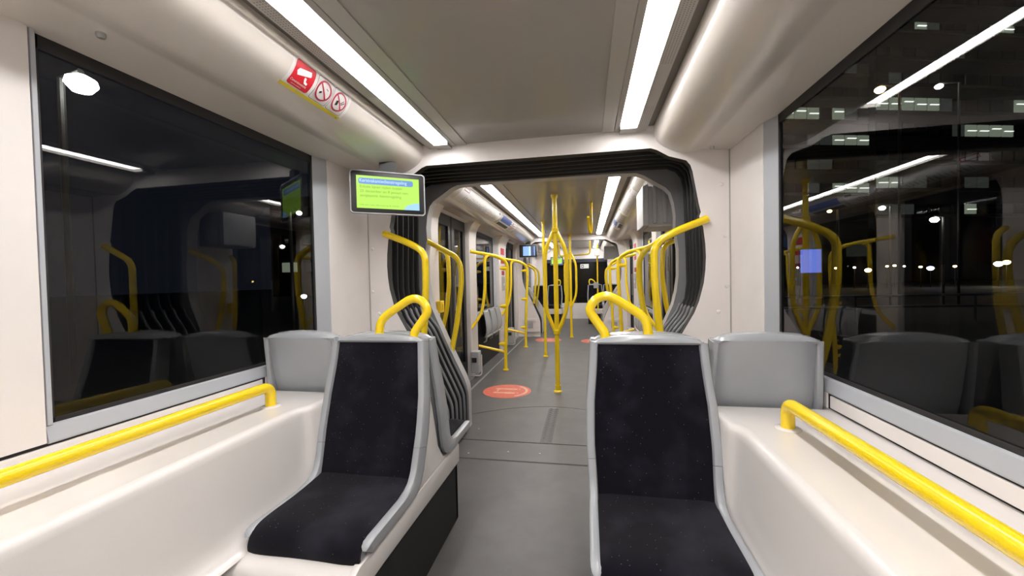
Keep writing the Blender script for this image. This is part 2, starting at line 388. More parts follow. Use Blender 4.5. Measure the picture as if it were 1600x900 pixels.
for sg in (-1, 1):
    sd = SIDE[sg]
    w = thing('wall_%s' % sd, (sg*1.2, 0, 0), 'cream side wall panels beside the %s near window' % sd, 'wall', kind='structure')
    MB().box(sg*1.205, sg*1.24, -2.6, 2.58, 0, .745).build('lower_panel', 'cream', w, False)
    MB().box(sg*1.2, sg*1.24, -2.6, 1.64, .752, .797).build('ledge_strip', 'cream', w, False, .002)
    MB().box(sg*1.206, sg*1.24, -2.6, 2.6, .742, .812).build('gasket', 'gasket', w, False)
    MB().box(sg*1.2, sg*1.24, 1.66, 2.58, .745, .805).build('ledge_strip', 'cream', w, False, .002)
    MB().box(sg*1.195, sg*1.24, .36, .864, .808, 1.996).build('pillar_panel', 'cream', w, False, .003)
    mb = MB(); mb.prism([(sg*1.19, 2.162), (sg*1.178, 2.578), (sg*1.24, 2.578), (sg*1.24, 2.162)], .808, 1.99, plane='xy'); mb.build('pillar_panel', 'cream', w, False, .002)
    MB().box(sg*1.172, sg*1.1775, 2.574, 2.5795, .8, 1.99).build('seam', 'housing', w, False)
    MB().box(sg*1.195, sg*1.24, -2.6, -2.06, .808, 1.996).build('pillar_panel', 'cream', w, False, .003)
    n += 1; window(n, sg, .88, 2.06, .858, 2.0, 'large %s window with dark glass beside the near seats' % sd)
    n += 1; window(n, sg, -2.0, .25, .858, 2.0, 'rear %s window next to the viewer' % sd)
ew = MB().box(-1.25, 1.25, -2.66, -2.6, 0, 2.25).build('wall_rear', 'cream', None, False); tag(ew, 'plain cream wall behind the viewer', 'wall', kind='structure')

# ------------------------------------------------------------------ middle section walls: doors, windows, pillars
def door(k, sg, y0, y1, label):
    d = thing('door_%d' % k, (sg*1.2, (y0+y1)/2, 0), label, 'door', kind='structure')
    X0, X1 = sg*1.19, sg*1.235; ym = (y0+y1)/2
    for a, b in ((y0, ym-.012), (ym+.012, y1)):
        lf = MB()
        for q in ((a, a+.09, .02, 1.98), (b-.09, b, .02, 1.98), (a+.09, b-.09, .02, .22), (a+.09, b-.09, 1.86, 1.98)): lf.box(X0, X1, *q)
        lo = lf.build('door_leaf', 'black', d, False)
        p = pane(sg, a+.09, b-.09, .22, 1.86, lo, 1.205)
        MB().box(sg*1.172, sg*1.19, a+.03, a+.05, .9, 1.3).build('grip', 'steel', lo, False)
    MB().box(sg*1.185, sg*1.235, ym-.012, ym+.012, .02, 1.98).build('rubber_seal', 'gasket', d, False)
    MB().box(sg*1.10, sg*1.235, y0, y1, 0, .02).build('threshold', 'steel', d, False)
    return d
k = 0
for sg in (-1, 1):
    sd = SIDE[sg]
    w = thing('wall_middle_%s' % sd, (sg*1.2, 6, 0), 'pale pillars and panels along the %s side of the middle section' % sd, 'wall', kind='structure')
    for a, b, nm in ((3.30, 3.84, 'pillar_panel'), (4.92, 5.24, 'pillar_panel'), (6.66, 7.28, 'pillar_panel'), (8.32, 8.50, 'pillar_panel')):
        mb = MB(); pf = [(1.14, 0), (1.14, 1.78), (1.13, 1.88), (1.10, 1.955), (1.06, 2.0), (1.24, 2.02), (1.24, 0)]
        mb.prism([(sg*x, z) for x, z in pf], a, b); mb.build(nm, 'cream', w, True, .004)
    for a, b in ((3.84, 4.92), (7.28, 8.32)):
        mb = MB(); mb.prism([(sg*x, z) for x, z in ((1.17, 1.98), (1.10, 2.005), (1.24, 2.03), (1.24, 1.98))], a, b); mb.build('door_header', 'cream', w, False)
    MB().box(sg*1.165, sg*1.24, 5.24, 6.66, 0, .735).build('lower_panel', 'rubber', w, False)  # black colour stands in for the shade of the recess below the window
    n += 1; window(n, sg, 5.29, 6.55, .79, 1.95, '%s window of the middle section above the tip-up seats' % sd)
    k += 1; door(k, sg, 3.86, 4.90, 'dark double-leaf %s door just past the nearer bellows' % sd)
    k += 1; door(k, sg, 7.30, 8.30, 'dark double-leaf %s door just before the farther bellows' % sd)

# ------------------------------------------------------------------ wheel boxes (white mouldings that carry the seats)
def wheel_box(sg):
    sd = SIDE[sg]
    t = thing('wheel_box', (sg*.8, 1.0, 0), 'white moulded wheel box and window ledge on the %s of the aisle' % sd, 'wheel box')
    path = [(.814, -1.6), (.814, 1.28), (.814, 1.36), (.813, 1.388), (.809, 1.408), (.802, 1.422), (.793, 1.432), (.787, 1.445), (.785, 1.48), (.784, 1.55), (.75, 1.578), (.345, 1.578)]
    prof = [(.030, .745), (.016, .744), (.006, .739), (0, .728), (-.004, .712), (-.016, .47), (-.024, .435), (-.042, .412), (-.075, .40)]
    rows = []; top = []
    for i, p in enumerate(path):
        a = Vector(path[max(i-1, 0)]); b = Vector(path[min(i+1, len(path)-1)]); d = (b-a).normalized(); nrm = Vector((d.y, -d.x))
        rows.append([(sg*(p[0]+nrm.x*o), p[1]+nrm.y*o, z) for o, z in prof]); top.append(rows[-1][0])
    mb = MB(); mb.grid(rows); mb.build('inner_wall', 'moulding', t)
    mb = MB(); kk = len(top)-2
    mb.grid([top[:kk], [(sg*1.2, q[1], .745) for q in top[:kk]]])
    a = top[kk-1]; mb.add([a, (sg*1.2, a[1], .745), (sg*1.2, 1.64, .745), (a[0], 1.64, .745)], [(0, 1, 2, 3)])
    mb.grid([top[kk-1:], [(q[0], 1.64, .745) for q in top[kk-1:]]])
    mb.build('ledge', 'moulding', t)
    MB().box(sg*.352, sg*1.2, 1.610, 1.643, .40, .744).build('partition_back', 'moulding', t, False, .004)
    mb = MB(); mb.prism([(1.485, .4055), (1.50, .50), (1.545, .62), (1.575, .70), (1.59, .738), (1.607, .742), (1.625, .738), (1.642, .70), (1.70, .50), (1.76, .425), (1.90, .4055)], sg*.3452, sg*.40, plane='yz'); mb.build('partition_end', 'moulding', t, True, .006)
    # seat base with rounded front lip and foot well
    prof = [(1.58, .40), (1.06, .40), (1.035, .397), (1.018, .386), (1.008, .37), (.998, .30), (.985, .262), (.955, .245), (.90, .24), (-1.6, .24)]
    mb = MB(); mb.grid([[(sg*x, y, z) for y, z in prof] for x in (.36, .79)]); mb.build('seat_base', 'moulding', t)
    # aisle side band (white) and dark skirt
    band = [(-1.6, .31), (-1.6, .245), (.90, .245), (.955, .25), (.985, .27), (.998, .31), (1.008, .372), (1.02, .39), (1.06, .404), (1.97, .404), (1.985, .39), (1.985, .30), (1.2, .325)]
    band = [(.90, .235), (.955, .25), (.985, .27), (.998, .31), (1.008, .372), (1.02, .39), (1.06, .404), (1.97, .404), (1.985, .39), (1.985, .298), (1.2, .318), (.90, .322)]
    mb = MB(); mb.prism([(1.0, .318), (1.008, .372), (1.02, .392), (1.06, .405), (1.97, .405), (1.988, .39), (1.988, .298), (1.2, .318)], sg*.345, sg*.37, plane='yz'); mb.build('aisle_band', 'moulding', t, True, .004)
    MB().box(sg*.345, sg*.37, -1.6, 1.0, .24, .322).build('aisle_band', 'moulding', t, False, .003)
    MB().box(sg*.358, sg*.38, -1.6, 1.98, 0, .32).build('skirt', 'skirt', t, False)
    MB().box(sg*.358, sg*.66, 1.96, 1.985, 0, .30).build('skirt', 'skirt', t, False)
    MB().box(sg*.352, sg*1.2, 1.643, 1.986, .30, .40).build('rear_seat_base', 'moulding', t, False, .006)
    MB().box(sg*.66, sg*1.2, 1.985, 2.575, 0, .40).build('rear_foot_box', 'moulding', t, False, .01)
    return t
for sg in (-1, 1): wheel_box(sg)

# ------------------------------------------------------------------ seats
BACK = smoothcurve([(.0, .078), (.012, .115), (.042, .21), (.072, .31), (.098, .41), (.118, .50), (.130, .565), (.134, .598)], 4)
SEAT = smoothcurve([(.004, .077), (-.05, .070), (-.15, .064), (-.25, .064), (-.305, .061), (-.34, .048), (-.358, .022), (-.357, -.004), (-.345, -.018)], 4)
def hw(z): return interp([(0, .212), (.1, .214), (.25, .222), (.38, .219), (.5, .208), (.64, .200)], z)
def slab(prof, widths, front, back, dish=0, edge=6):
    """padded slab that follows a (y,z) profile; front/back = offsets along the profile normal"""
    ns = 12; fr, bk = [], []
    for i, (y, z) in enumerate(prof):
        a = Vector(prof[max(i-1, 0)]); b = Vector(prof[min(i+1, len(prof)-1)]); t = (b-a).normalized(); nn = Vector((-t.y, t.x))
        w = widths(z, i/(len(prof)-1)); ra, rb = [], []
        for j in range(ns+1):
            s = -1+2*j/ns; s = math.copysign(abs(s)**.8, s)
            o = front*(1-.8*abs(s)**edge)-dish*(1-s*s)
            ra.append((w*s, y+nn.x*o, z+nn.y*o)); rb.append((w*s, y-nn.x*back, z-nn.y*back))
        fr.append(ra); bk.append(rb)
    mb = MB(); mb.grid(fr); mb.grid(bk, flip=True)
    mb.grid([fr[0], bk[0]]); mb.grid([fr[-1], bk[-1]])
    mb.grid([[r[0] for r in fr], [r[0] for r in bk]]); mb.grid([[r[-1] for r in fr], [r[-1] for r in bk]])
    return mb
def make_seat():
    t = thing('passenger_seat', (0, 0, 0), '', 'seat')
    slab(BACK, lambda z, u: hw(z)-.020, .014, .004, .010).build('backrest_cushion', 'fabric', t)
    slab(SEAT[::-1], lambda z, u: .196-.004*abs(u-.5), .016, .006, .010).build('seat_cushion', 'fabric', t)
    # hard shell behind the backrest; convex rear face
    rows_f, rows_b = [], []
    for y, z in BACK:
        w = hw(z); zz = (z-.08)/.52; w2 = w+.004-.022*max(0, 1-zz*1.25)**1.5
        rows_f.append([(w*s*.985, y+.006, z) for s in [-1+2*j/10 for j in range(11)]])
        rows_b.append([(w2*s, y+.042+.016*(1-abs(s)**4)-.02*abs(s)**12, z) for s in [-1+2*j/10 for j in range(11)]])
    mb = MB(); mb.grid(rows_f); mb.grid(rows_b, flip=True); mb.grid([rows_f[0], rows_b[0]]); mb.grid([rows_f[-1], rows_b[-1]])
    mb.grid([[r[0] for r in rows_f], [r[0] for r in rows_b]]); mb.grid([[r[-1] for r in rows_f], [r[-1] for r in rows_b]])
    mb.build('back_shell', 'shell', t)
    slab([(y, z-.012) for y, z in SEAT[::-1][5:]], lambda z, u: .194, .0, .03).build('seat_shell', 'shell', t)
    def rim(pts, name, sx):
        rows = []
        for i, (x, y, z, f, bk, hx) in enumerate(pts):
            a = Vector(pts[max(i-1, 0)][1:3]); b = Vector(pts[min(i+1, len(pts)-1)][1:3]); d = (b-a).normalized(); nn = Vector((d.y, -d.x))
            row = []
            for u, v in ((-1, -.55), (-.8, -.9), (-.4, -1), (.4, -1), (.8, -.9), (1, -.55), (1, .55), (.75, .88), (.3, 1), (-.3, 1), (-.75, .88), (-1, .55)):
                o_ = f if v > 0 else bk; o_ = o_*abs(v)*(1 if v > 0 else -1)
                row.append((sx*(x+u*hx), y+nn.x*o_, z+nn.y*o_))
            rows.append(row)
        mb = MB(); mb.grid(rows, closed_v=True); k0 = len(rows[0]); mb.f += [tuple(range(k0)), tuple(range((len(rows)-1)*k0+k0-1, (len(rows)-1)*k0-1, -1))]; mb.mi += [0, 0]
        return mb.build(name, 'shell', t)
    for s in (-1, 1):
        bkd = lambda z: interp([(0, .072), (.3, .066), (.45, .056), (.64, .046)], z)
        def yz(z): return interp([(q[1], q[0]) for q in BACK], z)
        zs = [.596, .57, .53, .48, .43, .38, .33, .28, .235, .190]
        up_ = [(hw(z)-.006, yz(z), z, .018, bkd(z), .0155) for z in zs]
        lo_ = [(hw(z)-.006, yz(z), z, .018, bkd(z), .0155) for z in (.1885, .165, .14)] + [(.209, .010, .108, .020, .070, .0155), (.208, -.004, .080, .024, .062, .0155), (.208, -.026, .064, .020, .052, .0155), (.208, -.062, .056, .014, .042, .0155)]
        lo_ += [(.208, y, .052, .010, .036, .0155) for y in (-.11, -.17, -.23, -.28, -.315)] + [(.2075, -.334, .050, .008, .040, .015), (.207, -.346, .044, .005, .044, .012), (.2065, -.352, .036, .001, .034, .006)]
        rim(up_, 'side_rim', s); rim(lo_, 'arm_rim', s)
    # cap along the top edge, slightly crowned
    rows = []
    for j in range(15):
        s = -1+2*j/14; w = .206; c = .022*(1-abs(s)**2.4); dr = .010*abs(s)**10
        x = w*s; zt = .606+c-dr; y0 = .120; e = .0 if abs(s) < .99 else .006
        rows.append([(x, y0+.002, .592+e), (x, y0-.006+e, .600), (x, y0-.005+e, zt-.012), (x, y0+.004+e, zt-.002-e), (x, y0+.018, zt-e), (x, y0+.054-e, zt-.004-e), (x, y0+.066-e, zt-.016), (x, y0+.068-e, .598), (x, y0+.060, .588+e)])
    mb = MB(); mb.grid(rows, closed_v=True); o = len(rows[0]); mb.f += [tuple(range(o)), tuple(range(14*o+o-1, 14*o-1, -1))]; mb.mi += [0, 0]
    mb.build('top_cap', 'shell', t)
    return t
proto = make_seat()
def place_seat(x, y, z, flip, label, group='tram seats', scale=1.0, first=[True]):
    o = proto if first[0] else copy_tree(proto); first[0] = False
    o.location = (x, y, z); o.rotation_euler = (0, 0, math.pi if flip else 0); o.scale = (scale, 1, 1)
    o['label'] = label; o['group'] = group; return o
for sg in (-1, 1):
    sd = SIDE[sg]
    s = place_seat(sg*.55, 1.43, .402, False, 'dark fabric seat with grey shell facing the camera, %s of the aisle' % sd, 'near seats')
    lp = [(.390, 1.600, 1.010), (.386, 1.603, 1.035), (.352, 1.612, 1.085), (.334, 1.616, 1.118), (.345, 1.618, 1.150), (.375, 1.619, 1.172), (.412, 1.62, 1.172), (.455, 1.618, 1.148), (.520, 1.612, 1.104), (.545, 1.605, 1.070), (.552, 1.60, 1.010)]
    h = MB().tube(smoothcurve([(sg*(x+.008)-s.location.x, y-.012-1.43, z-.402) for x, y, z in lp], 5), .0182, 12).build('grab_handle', 'yellow', None)
    h.parent = s; h['label'] = 'yellow loop handle'
    place_seat(sg*.55, 1.805, .402, True, 'dark fabric seat facing away behind the camera-facing %s seat' % sd, 'near seats')
    place_seat(sg*.988, 1.805, .402, True, 'window-side seat seen from its grey back on the %s ledge' % sd, 'near seats', .90)

# ------------------------------------------------------------------ yellow ledge rails
for sg in (-1, 1):
    t = thing('ledge_rail', (sg*.965, 0, .745), 'thick yellow rail along the %s window ledge' % SIDE[sg], 'rail')
    MB().tube(fillet([(sg*.965, 1.425, .746), (sg*.965, 1.425, .828), (sg*.965, -1.3, .828), (sg*.965, -1.3, .746)], .065, 8), .0205, 14).build('tube', 'yellow', t)
    for y in (1.425, -1.3): MB().lathe([(0, .004), (.034, .004), (.038, .001), (.038, -.001)], (sg*.965, y, .7455), 24).build('rosette', 'moulding', t)

# ------------------------------------------------------------------ handrails at the portals and doors
def handrail(pts, label, r=.0175, fr=.09, brackets=()):
    r *= 1.24
    t = thing('handrail', pts[0], label, 'handrail', 'yellow handrails')
    MB().tube(fillet(pts, fr, 7), r, 12).build('tube', 'yellow', t)
    for b in brackets: MB().lathe([(0, -.03), (.026, -.03), (.026, .0), (.018, .012)], b, 14, axis='x').build('socket', 'yellow', t)
    return t
for sg in (-1, 1):
    sd = SIDE[sg]; X = lambda *p: [(sg*a, b, c) for a, b, c in p]
    handrail(X((1.045, 2.56, 1.585), (.86, 2.53, 1.515), (.735, 2.53, 1.445), (.735, 2.53, 1.20), (.765, 2.55, .90), (.80, 2.575, .70)), 'bent yellow handrail on the cream portal, %s of the aisle' % sd, .0185, .11)
    handrail(X((1.02, 3.22, 1.60), (.92, 3.30, 1.535), (.755, 3.34, 1.44), (.742, 3.34, 1.24), (.79, 3.31, .85), (.828, 3.25, .60)), 'bent yellow handrail on the grey ring past the bellows, %s of the aisle' % sd, .0185, .11)
    handrail(X((1.13, 3.80, 1.57), (1.0, 3.72, 1.52), (.985, 3.70, 1.24), (1.03, 3.74, .95), (1.13, 3.80, .66)), 'yellow grab rail beside the first %s door' % sd, .017, .09)
    handrail(X((1.035, 8.48, 1.59), (.86, 8.45, 1.51), (.735, 8.45, 1.42), (.735, 8.45, 1.20), (.765, 8.47, .90), (.80, 8.49, .72)), 'yellow handrail on the farther cream portal, %s of the aisle' % sd, .0175, .11)
    handrail(X((1.0, 9.14, 1.60), (.86, 9.15, 1.52), (.755, 9.17, 1.42), (.742, 9.17, 1.24), (.79, 9.14, .85), (.83, 9.11, .62)), 'yellow handrail on the farther grey ring, %s of the aisle' % sd, .0175, .11)
    for yo, wh in ((0, 'nearer'), (1.85, 'farther')):
        t = thing('stanchion_frame', (sg*.77, 5.35+yo, 0), 'yellow floor pole with wall frame by the %s end of the %s tip-up seats' % (wh, sd), 'pole', 'stanchion frames')
        wy = 4.96+yo
        MB().tube(fillet(X((.785, 5.35+yo, .004), (.785, 5.35+yo, .25), (.755, 5.35+yo, .85), (.735, 5.35+yo, 1.25), (.735, 5.35+yo, 1.49), (.86, 5.24+yo, 1.565), (1.14, wy, 1.62)), [.2, .2, .3, .10, .05], 7), .0235, 12).build('pole', 'yellow', t)
        MB().tube(fillet(X((.94, 5.16+yo, 1.582), (.985, 5.10+yo, 1.54), (.985, 5.08+yo, 1.1), (1.03, 5.05+yo, .80), (1.15, wy, .62)), [.05, .2, .2], 6), .020, 12).build('inner_leg', 'yellow', t)
        MB().tube(X((.785, 5.35+yo, .25), (1.15, 5.30+yo, .34)), .019, 10).build('brace', 'yellow', t)
        MB().lathe([(0, .07), (.024, .07), (.024, .02), (.040, .012), (.042, 0)], (sg*.785, 5.35+yo, .001), 20).build('foot_flange', 'yellow', t)
        for z in (1.40, .88, .36):
            xx = .745 if z > 1 else (.757 if z > .5 else .78)
            MB().lathe([(0, 0), (.028, .0), (.030, .03), (.016, .09), (0, .10)] if sg > 0 else [(0, 0), (.028, 0), (.030, -.03), (.016, -.09), (0, -.10)], (sg*xx, 5.35+yo, z), 14, axis='x').build('hinge_cone', 'yellow', t)

# ------------------------------------------------------------------ centre poles
def pole(x, y, label, loop, r=.0255):
    t = thing('floor_pole', (x, y, 0), label, 'pole', 'floor to ceiling poles')
    MB().tube([(x, y, .004), (x, y, 2.158)], r, 16).build('pole', 'yellow', t)
    MB().lathe([(0, .075), (r+.006, .075), (r+.006, .02), (r+.018, .012), (r+.021, 0)], (x, y, .001), 20).build('foot_flange', 'yellow', t)
    MB().lathe([(0, -.04), (r+.006, -.04), (r+.012, -.01), (r+.014, 0)], (x, y, 2.159), 20).build('ceiling_flange', 'yellow', t)
    if loop:
        for s in (-1, 1):
            MB().tube(smoothcurve([(x+s*.008, y, 1.775), (x+s*.045, y, 1.70), (x+s*.09, y, 1.60), (x+s*.116, y, 1.48), (x+s*.118, y, 1.25), (x+s*.118, y, 1.05), (x+s*.105, y, .90), (x+s*.065, y, .78), (x+s*.03, y, .70), (x+s*.006, y, .65)], 5), .0225, 12).build('loop_branch', 'yellow', t)
        for z in (1.77, .66): MB().lathe([(r+.001, -.03), (r+.012, -.02), (r+.012, .02), (r+.001, .03)], (x, y, z), 16).build('collar', 'yellow', t)
pole(0, 4.37, 'yellow pole with two side loops standing nearest, in mid aisle', True)
pole(-.335, 6.34, 'plain thin yellow pole left of the aisle centre', False, .021)
pole(0, 8.44, 'yellow pole with side loops at the farther bellows', True)
# ceiling hung hook and far overhead rail
t = thing('hanging_handle', (.40, 5.2, 2.153), 'yellow hooked handle hanging from the middle ceiling, right of centre', 'handle')
MB().tube(fillet([(.40, 4.9, 2.155), (.40, 5.15, 2.06), (.405, 5.5, 1.97), (.405, 5.6, 1.86), (.375, 5.55, 1.885), (.365, 5.3, 2.04)], .08, 6), .017, 12).build('tube', 'yellow', t)
t = thing('overhead_rail', (.42, 9.6, 2.153), 'yellow overhead rail crossing in front of the dark cab window', 'rail')
MB().tube(fillet([(.42, 9.6, 2.155), (.42, 9.6, 1.80), (-.30, 9.6, 1.77), (-.30, 9.6, 2.155)], .07, 6), .017, 12).build('tube', 'yellow', t)

# ------------------------------------------------------------------ tip-up seats
def tipup(sg, y, label):
    t = thing('tip_up_seat', (sg*1.1, y, 0), label, 'seat', 'tip-up seats along the wall')
    prof = smoothcurve([(1.11, .42), (1.075, .44), (1.05, .52), (1.06, .66), (1.085, .78), (1.10, .81)], 3)
    rows = []
    for s in (-1, -.9, -.5, 0, .5, .9, 1):
        rows.append([(sg*(x+.02*abs(s)**4), y+s*.165*(1-.12*max(0, (z-.6)/.25)), z) for x, z in prof])
    MB().grid(rows).build('folded_seat', 'shell', t)
    b = [[(sg*(x+.035), p[1], p[2]) for (x, z), p in zip(prof, r)] for r in rows]
    mb = MB(); mb.grid(b, flip=True); mb.build('backrest', 'black', t)
    MB().tube([(sg*1.065, y-.16, .44), (sg*1.065, y+.16, .44)], .014, 8).build('front_rim', 'steel', t)
    MB().tube([(sg*1.10, y, .44), (sg*1.12, y, .36), (sg*1.155, y, .34)], .012, 8).build('hinge_arm', 'steel', t)
for sg in (-1, 1):
    for i, wd in enumerate(('first', 'second', 'third')):
        tipup(sg, 5.60+i*.36, '%s grey tip-up seat folded under the %s middle window, counted from the camera' % (wd, SIDE[sg]))
    for yy, wd in ((4.86, 'first'), (7.26, 'second')):
        b = thing('door_box', (sg*1.08, yy, 0), 'small grey box at the foot of the pillar by the %s %s door' % (wd, SIDE[sg]), 'box')
        MB().box(sg*1.03, sg*1.14, yy, yy+.12, .06, .34).build('housing', 'cabinet_grey', b, False, .012)
        MB().box(sg*1.06, sg*1.12, yy-.006, yy+.002, .20, .26).build('slot', 'gasket', b, False)
        MB().tube(fillet([(sg*1.14, yy+.02, .03), (sg*1.0, yy+.02, .03), (sg*1.0, yy+.02, .30)], .05, 5), .008, 8).build('guard', 'moulding', b)

# ------------------------------------------------------------------ info screens
def text(s, size, mat_, parent, loc, rot, name='text_line', align='LEFT', sx=1):
    c = bpy.data.curves.new(name, 'FONT'); c.body = s; c.size = size; c.align_x = align; c.fill_mode = 'FRONT'; c.resolution_u = 3
    o = bpy.data.objects.new(name, c); COL.objects.link(o); c.materials.append(M[mat_])
    me = bpy.data.meshes.new_from_object(o); bpy.data.objects.remove(o)
    o = bpy.data.objects.new(name, me); COL.objects.link(o)
    o.parent = parent; o.location = loc; o.rotation_euler = rot; o.scale = (sx, 1, 1); return o
def rrect(w, h, r, n=6):
    out = []
    for cx, cy, a0 in ((w/2-r, h/2-r, 0), (-w/2+r, h/2-r, 90), (-w/2+r, -h/2+r, 180), (w/2-r, -h/2+r, 270)):
        for k_ in range(n+1):
            a = math.radians(a0+90*k_/n); out.append((cx+r*math.cos(a), cy+r*math.sin(a)))
    return out
def local_part(mb, name, m, parent, smooth=False, bevel=0):
    o = mb.build(name, m, None, smooth, bevel); o.parent = parent; return o
def screen(loc, rz, w, h, label, lime=True, words=True, hang=.07):
    t = thing('information_screen', loc, label, 'screen', 'information screens'); t.rotation_euler = (math.radians(0), 0, rz)
    local_part(MB().prism(rrect(w, h, .018), -.008, .035), 'housing', 'black', t, True, .002)
    rim = MB(); a = rrect(w+.006, h+.006, .02); b = rrect(w-.006, h-.006, .016)
    rim.grid([[(x, -.012, z) for x, z in a], [(x, -.012, z) for x, z in b], [(x, .0, z) for x, z in b], [(x, .02, z) for x, z in a]], closed_u=True, closed_v=True)
    local_part(rim, 'rim', 'cabinet_grey', t, True)
    local_part(MB().box(-.05, .05, .0, .03, h/2, h/2+hang), 'bracket', 'black', t)
    W_, H_ = w*.845, h*.77; R = (math.pi/2, 0, 0)
    if lime:
        local_part(MB().box(-W_/2, W_/2, -.010, -.007, -H_/2, H_/2), 'display', 'screen_lime', t)
        mb = MB(); mb.prism([(x-W_*.035, z+H_*.335) for x, z in rrect(W_*.87, H_*.185, .012)], -.0115, -.0102); local_part(mb, 'title_bar', 'screen_blue', t)
        a0 = [(W_/2, -H_/2)] + [(W_/2, -H_/2+H_*.225)] + [(W_/2-W_*.25*math.sin(a), -H_/2+H_*.225*math.cos(a)) for a in [i*math.pi/16 for i in range(1, 9)]]
        mb = MB(); mb.prism(a0, -.0115, -.0102); local_part(mb, 'corner_shape', 'screen_paleblue', t)
        if words:
            text('Kerstvakantiedienstregeling', H_*.145, 'screen_white', t, (-W_*.455, -.0122, H_*.30), R, 'title_text', sx=W_*.83/(H_*.145*12.3))
            for i, s in enumerate(('Enkele lijnen rijden tussen', '25 december en 8 januari een', 'aangepaste dienstregeling')):
                text(s, H_*.115, 'screen_text', t, (-W_*.45, -.0108, H_*(.125-.135*i)), R, sx=1.05)
            text('Kijk voor meer informatie op de website', H_*.07, 'screen_text', t, (-W_*.45, -.0108, -H_*.42), R, sx=1.0)
    else:
        local_part(MB().box(-W_/2, W_/2, -.010, -.007, -H_/2, H_/2), 'display', 'black', t)
        local_part(MB().box(-W_*.34, W_*.05, -.0115, -.0102, -H_*.48, H_*.48), 'picture', 'video_blue', t)
        local_part(MB().box(W_*.05, W_*.17, -.0115, -.0102, -H_*.48, H_*.48), 'picture', 'screen_white', t)
        local_part(MB().prism([(W_*.17, -.48*H_), (W_*.34, -.48*H_), (W_*.40, .48*H_), (W_*.22, .48*H_)], -.0115, -.0102), 'picture', 'video_dark', t)
        local_part(MB().box(W_*.38, W_*.44, -.0118, -.0104, -H_*.48, H_*.48), 'picture', 'video_blue', t)
    return t
screen((-.881, 2.325, 1.803), math.radians(34.6), .445, .257, 'lime green information screen with blue title hanging by the left near window')
screen((-.85, 8.2, 1.825), math.radians(4), .37, .26, 'small screen with a blue picture hanging left before the farther bellows', lime=False)
screen((-.46, 10.9, 1.72), math.radians(0), .34, .22, 'small distant lime screen left of the dark cab window', words=False, hang=.33)

# ------------------------------------------------------------------ print that follows the duct curve
ARC = [0]
for a, b in zip(COVE, COVE[1:]): ARC.append(ARC[-1]+math.dist(a, b))
def duct_pt(sg, y, v, off):
    for i in range(len(ARC)-1):
        if v <= ARC[i+1]:
            t = (v-ARC[i])/(ARC[i+1]-ARC[i]); a, b = COVE[i], COVE[i+1]; d = Vector((b[0]-a[0], b[1]-a[1])).normalized(); nn = (d.y, -d.x)
            x, z = lerp(a[0], b[0], t)+nn[0]*off, lerp(a[1], b[1], t)+nn[1]*off
            return (sg*x, y, z)
def duct_print(sg, poly, name, m, parent, off, y0, v0, cuts=3):
    bm = bmesh.new()
    if poly and isinstance(poly[0], list):
        a, b = poly; va = [bm.verts.new((*p, 0)) for p in a]; vb = [bm.verts.new((*p, 0)) for p in b]
        for i in range(len(a)): bm.faces.new((va[i], va[(i+1) % len(a)], vb[(i+1) % len(a)], vb[i]))
    else: bm.faces.new([bm.verts.new((*p, 0)) for p in poly])
    bmesh.ops.triangulate(bm, faces=bm.faces[:])
    if cuts: bmesh.ops.subdivide_edges(bm, edges=bm.edges[:], cuts=cuts, use_grid_fill=True)
    bm.verts.index_update()
    vs = [duct_pt(sg, y0+v.co.x, v0-v.co.y, off) for v in bm.verts]; fs = [[v.index for v in f.verts] for f in bm.faces]; bm.free()
    return MB().add(vs, fs).build(name, m, parent, True)
def rect(x0, x1, y0, y1): return [(x0, y0), (x1, y0), (x1, y1), (x0, y1)]
def circ(cx, cy, r, n=24): return [(cx+r*math.cos(2*math.pi*k_/n), cy+r*math.sin(2*math.pi*k_/n)) for k_ in range(n)]
def shift(p, dx, dy): return [(x+dx, y+dy) for x, y in p]
st = thing('safety_sticker', (-.78, 1.37, 2.08), 'white sticker strip with red camera sign and two prohibition signs on the left duct', 'sticker')
Y0, V0 = 1.36, .052+.115     # origin: lower near corner; local x runs away from the camera, y up the duct
dp = lambda poly, nm, m, off, cuts=3: duct_print(-1, poly, nm, m, st, off, Y0, V0, cuts)
dp(rect(0, .375, .0, .118), 'film', 'sticker_film', .0006, 5)
dp(rect(-.005, .37, -.012, .004), 'yellow_line', 'sign_yellow', .0012, 5)
dp(shift(rrect(.112, .104, .012), .072, .062), 'red_square', 'red', .0014, 4)
cb = lambda poly, nm='camera_symbol': dp(poly, nm, 'white_print', .0022, 2)
ca = math.radians(16)
rot = lambda p: [(.072+x*math.cos(ca)-y*math.sin(ca), .078+x*math.sin(ca)+y*math.cos(ca)) for x, y in p]
cb(rot([(-.038, -.010), (.030, -.010), (.034, -.006), (.034, .010), (-.030, .016), (-.042, .006)]))
cb([(.078, .066), (.088, .064), (.090, .052), (.102, .048), (.102, .040), (.086, .042), (.078, .056)])
def duct_text(sg, s, size, m, parent, off, y0, v0, x, y, sx=1):
    c = bpy.data.curves.new('t', 'FONT'); c.body = s; c.size = size; c.resolution_u = 2; c.fill_mode = 'FRONT'
    o = bpy.data.objects.new('t', c); COL.objects.link(o)
    me = o.to_mesh(); vs = [duct_pt(sg, y0+x+v.co.x*sx*(1 if sg < 0 else -1), v0-y-v.co.y, off) for v in me.vertices]; fs = [list(p.vertices) for p in me.polygons]
    o.to_mesh_clear(); bpy.data.objects.remove(o)
    return MB().add(vs, fs).build('lettering', m, parent, False)
duct_text(-1, 'Cameratoezicht', .0145, 'white_print', st, .0022, Y0, V0, .021, .028, .92)
duct_text(-1, 'camera surveillance', .0075, 'white_print', st, .0022, Y0, V0, .036, .017, .9)
